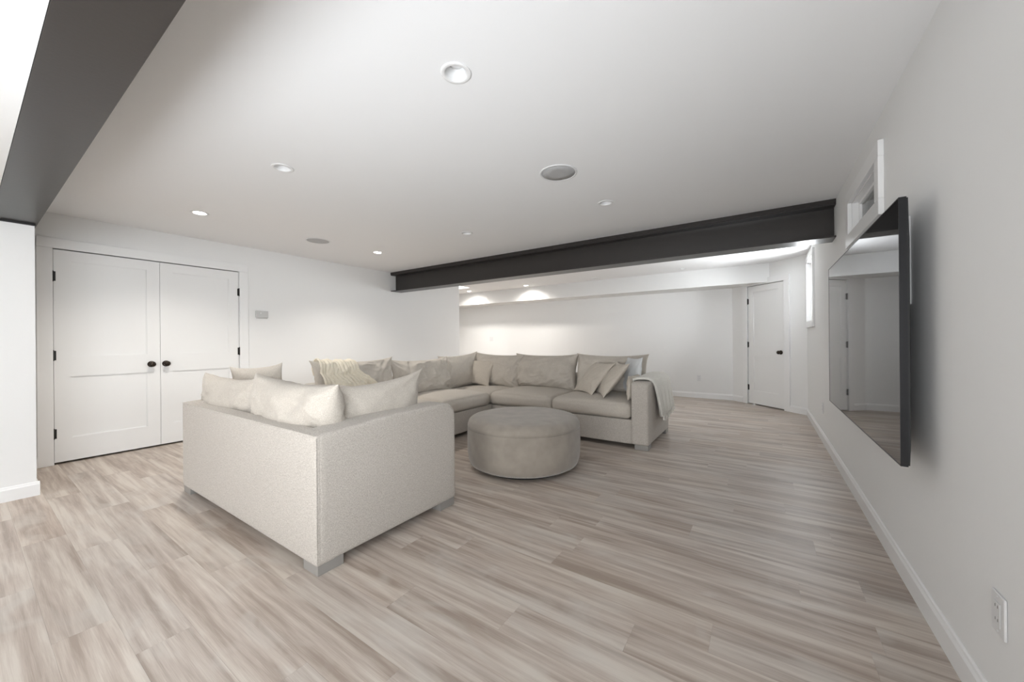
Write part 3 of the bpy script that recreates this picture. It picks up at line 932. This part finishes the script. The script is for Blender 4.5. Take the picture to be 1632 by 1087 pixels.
# back cushions; yaw 0 leans towards +y, yaw 90 leans towards -x
back_cushion(sec, 0.93, 0.50, 0.26, (-1.625, 4.64, 0.455), 0, 9, 12, wr=.022)
back_cushion(sec, 0.98, 0.49, 0.30, (-2.56, 4.60, 0.455), 0, 9, 14, wr=.028, full=.36)
back_cushion(sec, 0.88, 0.50, 0.24, (-3.36, 4.50, 0.450), 2, 12, 16, roll=2)
back_cushion(sec, 0.80, 0.50, 0.22, (-3.69, 4.22, 0.450), 86, 12, 18, roll=-3)
back_cushion(sec, 0.95, 0.46, 0.24, (-3.64, 3.375, 0.455), 90, 10, 20, wr=.034, ears=.06)
bc1 = back_cushion(sec, 0.95, 0.49, 0.24, (-3.66, 2.44, 0.455), 90, 8, 22, wr=.030, ears=.06)

# --- throw pillows (things of their own)
def pillow(w, h, t, loc, yaw, lean, roll, seed, label, mat=None, **kw):
    a = dict(pinch=.09, wr=.009, ears=.04, full=.5, pw=2.0); a.update(kw)
    bm = cushion_bm(w, h, t, seed=seed, n=36, **a)
    o = place_cushion('throw_pillow', bm, mat or M_PILLOW, None, loc, yaw, lean, roll)
    recenter(o)
    return tag(o, label, 'pillow', group='throw pillows')
pillow(0.62, 0.43, 0.17, (-2.03, 1.52, 0.485), -94, 6, 5, 31, 'oatmeal pillow leaning on the right arm of the foreground loveseat, upper corner pointing right', mat=M_SOFA2, pinch=.13, ears=.07)
pillow(0.48, 0.46, 0.15, (-3.55, 1.45, 0.485), 207, 4, 4, 33, 'oatmeal pillow in the left corner of the foreground loveseat, showing above its back cushions', mat=M_SOFA2)
pillow(0.53, 0.40, 0.15, (-3.585, 4.30, 0.480), 6, 26, 4, 35, 'square oatmeal pillow in the inner corner of the sectional')
pillow(0.47, 0.47, 0.13, (-1.83, 4.26, 0.492), -40, 40, 0, 37, 'oatmeal pillow on the right seat, left one of the two leaning together')
pillow(0.47, 0.47, 0.13, (-1.60, 4.20, 0.492), -56, 38, 0, 39, 'oatmeal pillow on the right seat, right one of the two leaning together')
pillow(0.46, 0.44, 0.12, (-1.330, 4.50, 0.490), -50, 8, 0, 41, 'added pale pillow behind the leaning pair, standing for the lit pillow top by the right arm', mat=M_LITPILLOW)  # pale colour stands for light on the low pillow's upper part
pillow(0.44, 0.26, 0.10, (-1.197, 4.22, 0.486), -90, 2, 0, 43, 'small low oatmeal pillow squeezed against the inside of the right arm', wr=.014)

# --- throws
def grid_obj(name, P_, mat, thick, nu, nv):
    bm = bmesh.new()
    V = [[bm.verts.new(P_(i / nu, j / nv)) for j in range(nv + 1)] for i in range(nu + 1)]
    for i in range(nu):
        for j in range(nv):
            bm.faces.new((V[i][j], V[i + 1][j], V[i + 1][j + 1], V[i][j + 1]))
    bmesh.ops.recalc_face_normals(bm, faces=bm.faces)
    bm.normal_update()
    # give it thickness
    geom = bmesh.ops.solidify(bm, geom=bm.faces[:], thickness=thick)
    o = from_bm(name, bm, mat, None, smooth=True)
    return o
# throw over the right arm
ax0, ax1, azt = SX1 - .178, SX1, ZT2
path = [(ax0 - .045, azt - .02), (ax0 - .035, azt + .02), (ax0 + .01, azt + .036), (ax0 + .09, azt + .040), (ax1 - .03, azt + .036), (ax1 + .015, azt + .012),
        (ax1 + .036, azt - .05), (ax1 + .042, azt - .14), (ax1 + .045, azt - .24), (ax1 + .047, azt - .32), (ax1 + .048, azt - .385)]
cum = [0]
for a, b_ in zip(path, path[1:]): cum.append(cum[-1] + math.hypot(b_[0] - a[0], b_[1] - a[1]))
def along(s):
    d = s * cum[-1]
    for i in range(len(path) - 1):
        if d <= cum[i + 1] + 1e-9:
            f = (d - cum[i]) / (cum[i + 1] - cum[i])
            return (path[i][0] * (1 - f) + path[i + 1][0] * f, path[i][1] * (1 - f) + path[i + 1][1] * f)
    return path[-1]
def throwA(u, v):
    x, z = along(u)
    y0_ = 4.06 + .20 * max(0, u - .35) ** 1.2; y1_ = 4.70 + 0.12 * u
    y = y0_ + (y1_ - y0_) * v
    drop = max(0, u - .45) / .55
    rip = math.sin(v * 26 + 1.2 * math.sin(u * 3)) * .011 * drop + .006 * math.sin(v * 51 + 1) * drop
    x += abs(rip) * 1.2 + .010 * drop
    z += .012 * noise.noise(Vector((u * 3, v * 5, 2))) * (1 - drop) + .018 * max(0, (v - .3)) * (1 - drop)
    z -= .02 * drop * math.sin(v * 5)
    if v < 0.08: z -= 0; x += 0.004 * drop
    return Vector((x, y, z))
tA = grid_obj('throw_blanket', throwA, M_THROW2, -0.026, 48, 80)
tag(tA, 'ivory knit throw hanging over the right arm of the sectional', 'throw', group='cream throws')
# tassels along its lower hem
bm = bmesh.new()
rnd = random.Random(5)
for k in range(26):
    v = (k + .5) / 26
    p = throwA(1.0, v)
    x, y, z = p.x + .010, p.y, p.z + .006
    l = rnd.uniform(.030, .045); dy = rnd.uniform(-.008, .008)
    vs0 = [bm.verts.new((x + a * .003, y + b_ * .003, z)) for a, b_ in ((-1, -1), (1, -1), (1, 1), (-1, 1))]
    vs1 = [bm.verts.new((x + a * .006, y + dy + b_ * .005, z - l)) for a, b_ in ((-1, -1), (1, -1), (1, 1), (-1, 1))]
    for i in range(4): bm.faces.new((vs0[i], vs0[(i + 1) % 4], vs1[(i + 1) % 4], vs1[i]))
    bm.faces.new(vs1[::-1]); bm.faces.new(vs0)
fr = from_bm('fringe', bm, M_THROW2, tA)
fr['kind'] = 'stuff'

# throw over the first back cushion of the left run, wrapped round the cushion's own surface
bmt = bmesh.new(); bmt.from_mesh(bc1.data); bmt.transform(Matrix.Translation(sec.location)); bvh = BVHTree.FromBMesh(bmt)
cz = 0.72
def throwB(u, v):
    a = math.radians(-62 + 196 * u)       # from low on the front face, over the top, down the back
    d = Vector((math.cos(a), 0, math.sin(a)))
    fr_ = max(0, .55 - u) / .55
    y = 2.01 + .40 * v + .05 * fr_ * (v - .5) + .26 * fr_ * v + .05 * fr_
    c = Vector((-3.70, y, cz))
    hit = bvh.ray_cast(c + d * 1.0, -d, 1.0)
    r = (hit[0] - c).length if hit[0] is not None else 0.17
    r = max(r, 0.09) + .016 + .005 * math.sin(v * 75) + .008 * math.sin(v * 21 + u * 3)
    return c + d * r
tB = grid_obj('throw_blanket', throwB, M_THROW, -0.010, 40, 90)
bmt.free()
tag(tB, 'cream ribbed throw draped over the leftmost back cushion of the sectional', 'throw', group='cream throws')

# ================================================================== OTTOMAN
ot = empty('ottoman', (-1.832, 2.907, 0))
tag(ot, 'round taupe velvet ottoman with nailhead trim in front of the sectional', 'ottoman')
R_ = 0.515
prof = [(0.30, .030), (R_ - .075, .030), (R_ - .050, .034), (R_ - .026, .050), (R_ - .010, .085), (R_ - .002, .14), (R_, .22), (R_, .31), (R_ - .003, .362)]
bm = bmesh.new(); lathe(bm, prof, 96); from_bm('side_cover', bm, M_VELVET, ot, smooth=True)
prof = [(R_ - .003, .362), (R_ - .0075, .3645), (R_ - .002, .368), (R_ - .004, .392), (R_ - .016, .420), (R_ - .040, .440), (R_ - .085, .452), (R_ - .2, .460), (.15, .464), (0, .465)]
bm = bmesh.new(); lathe(bm, prof, 96); from_bm('top_cover', bm, M_VELVET, ot, smooth=True)
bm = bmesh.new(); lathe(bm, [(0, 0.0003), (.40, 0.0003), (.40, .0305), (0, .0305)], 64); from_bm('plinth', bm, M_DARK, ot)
bm = bmesh.new()
nn = 210
for k in range(nn):
    a = 2 * math.pi * k / nn
    rr = R_ - .024
    m4 = Matrix.Translation((rr * math.cos(a), rr * math.sin(a), .052))
    r = bmesh.ops.create_icosphere(bm, subdivisions=1, radius=.0048, matrix=m4)
o = from_bm('nailhead_trim', bm, M_NAIL, ot, smooth=True); o['kind'] = 'stuff'
bpy.context.view_layer.update()
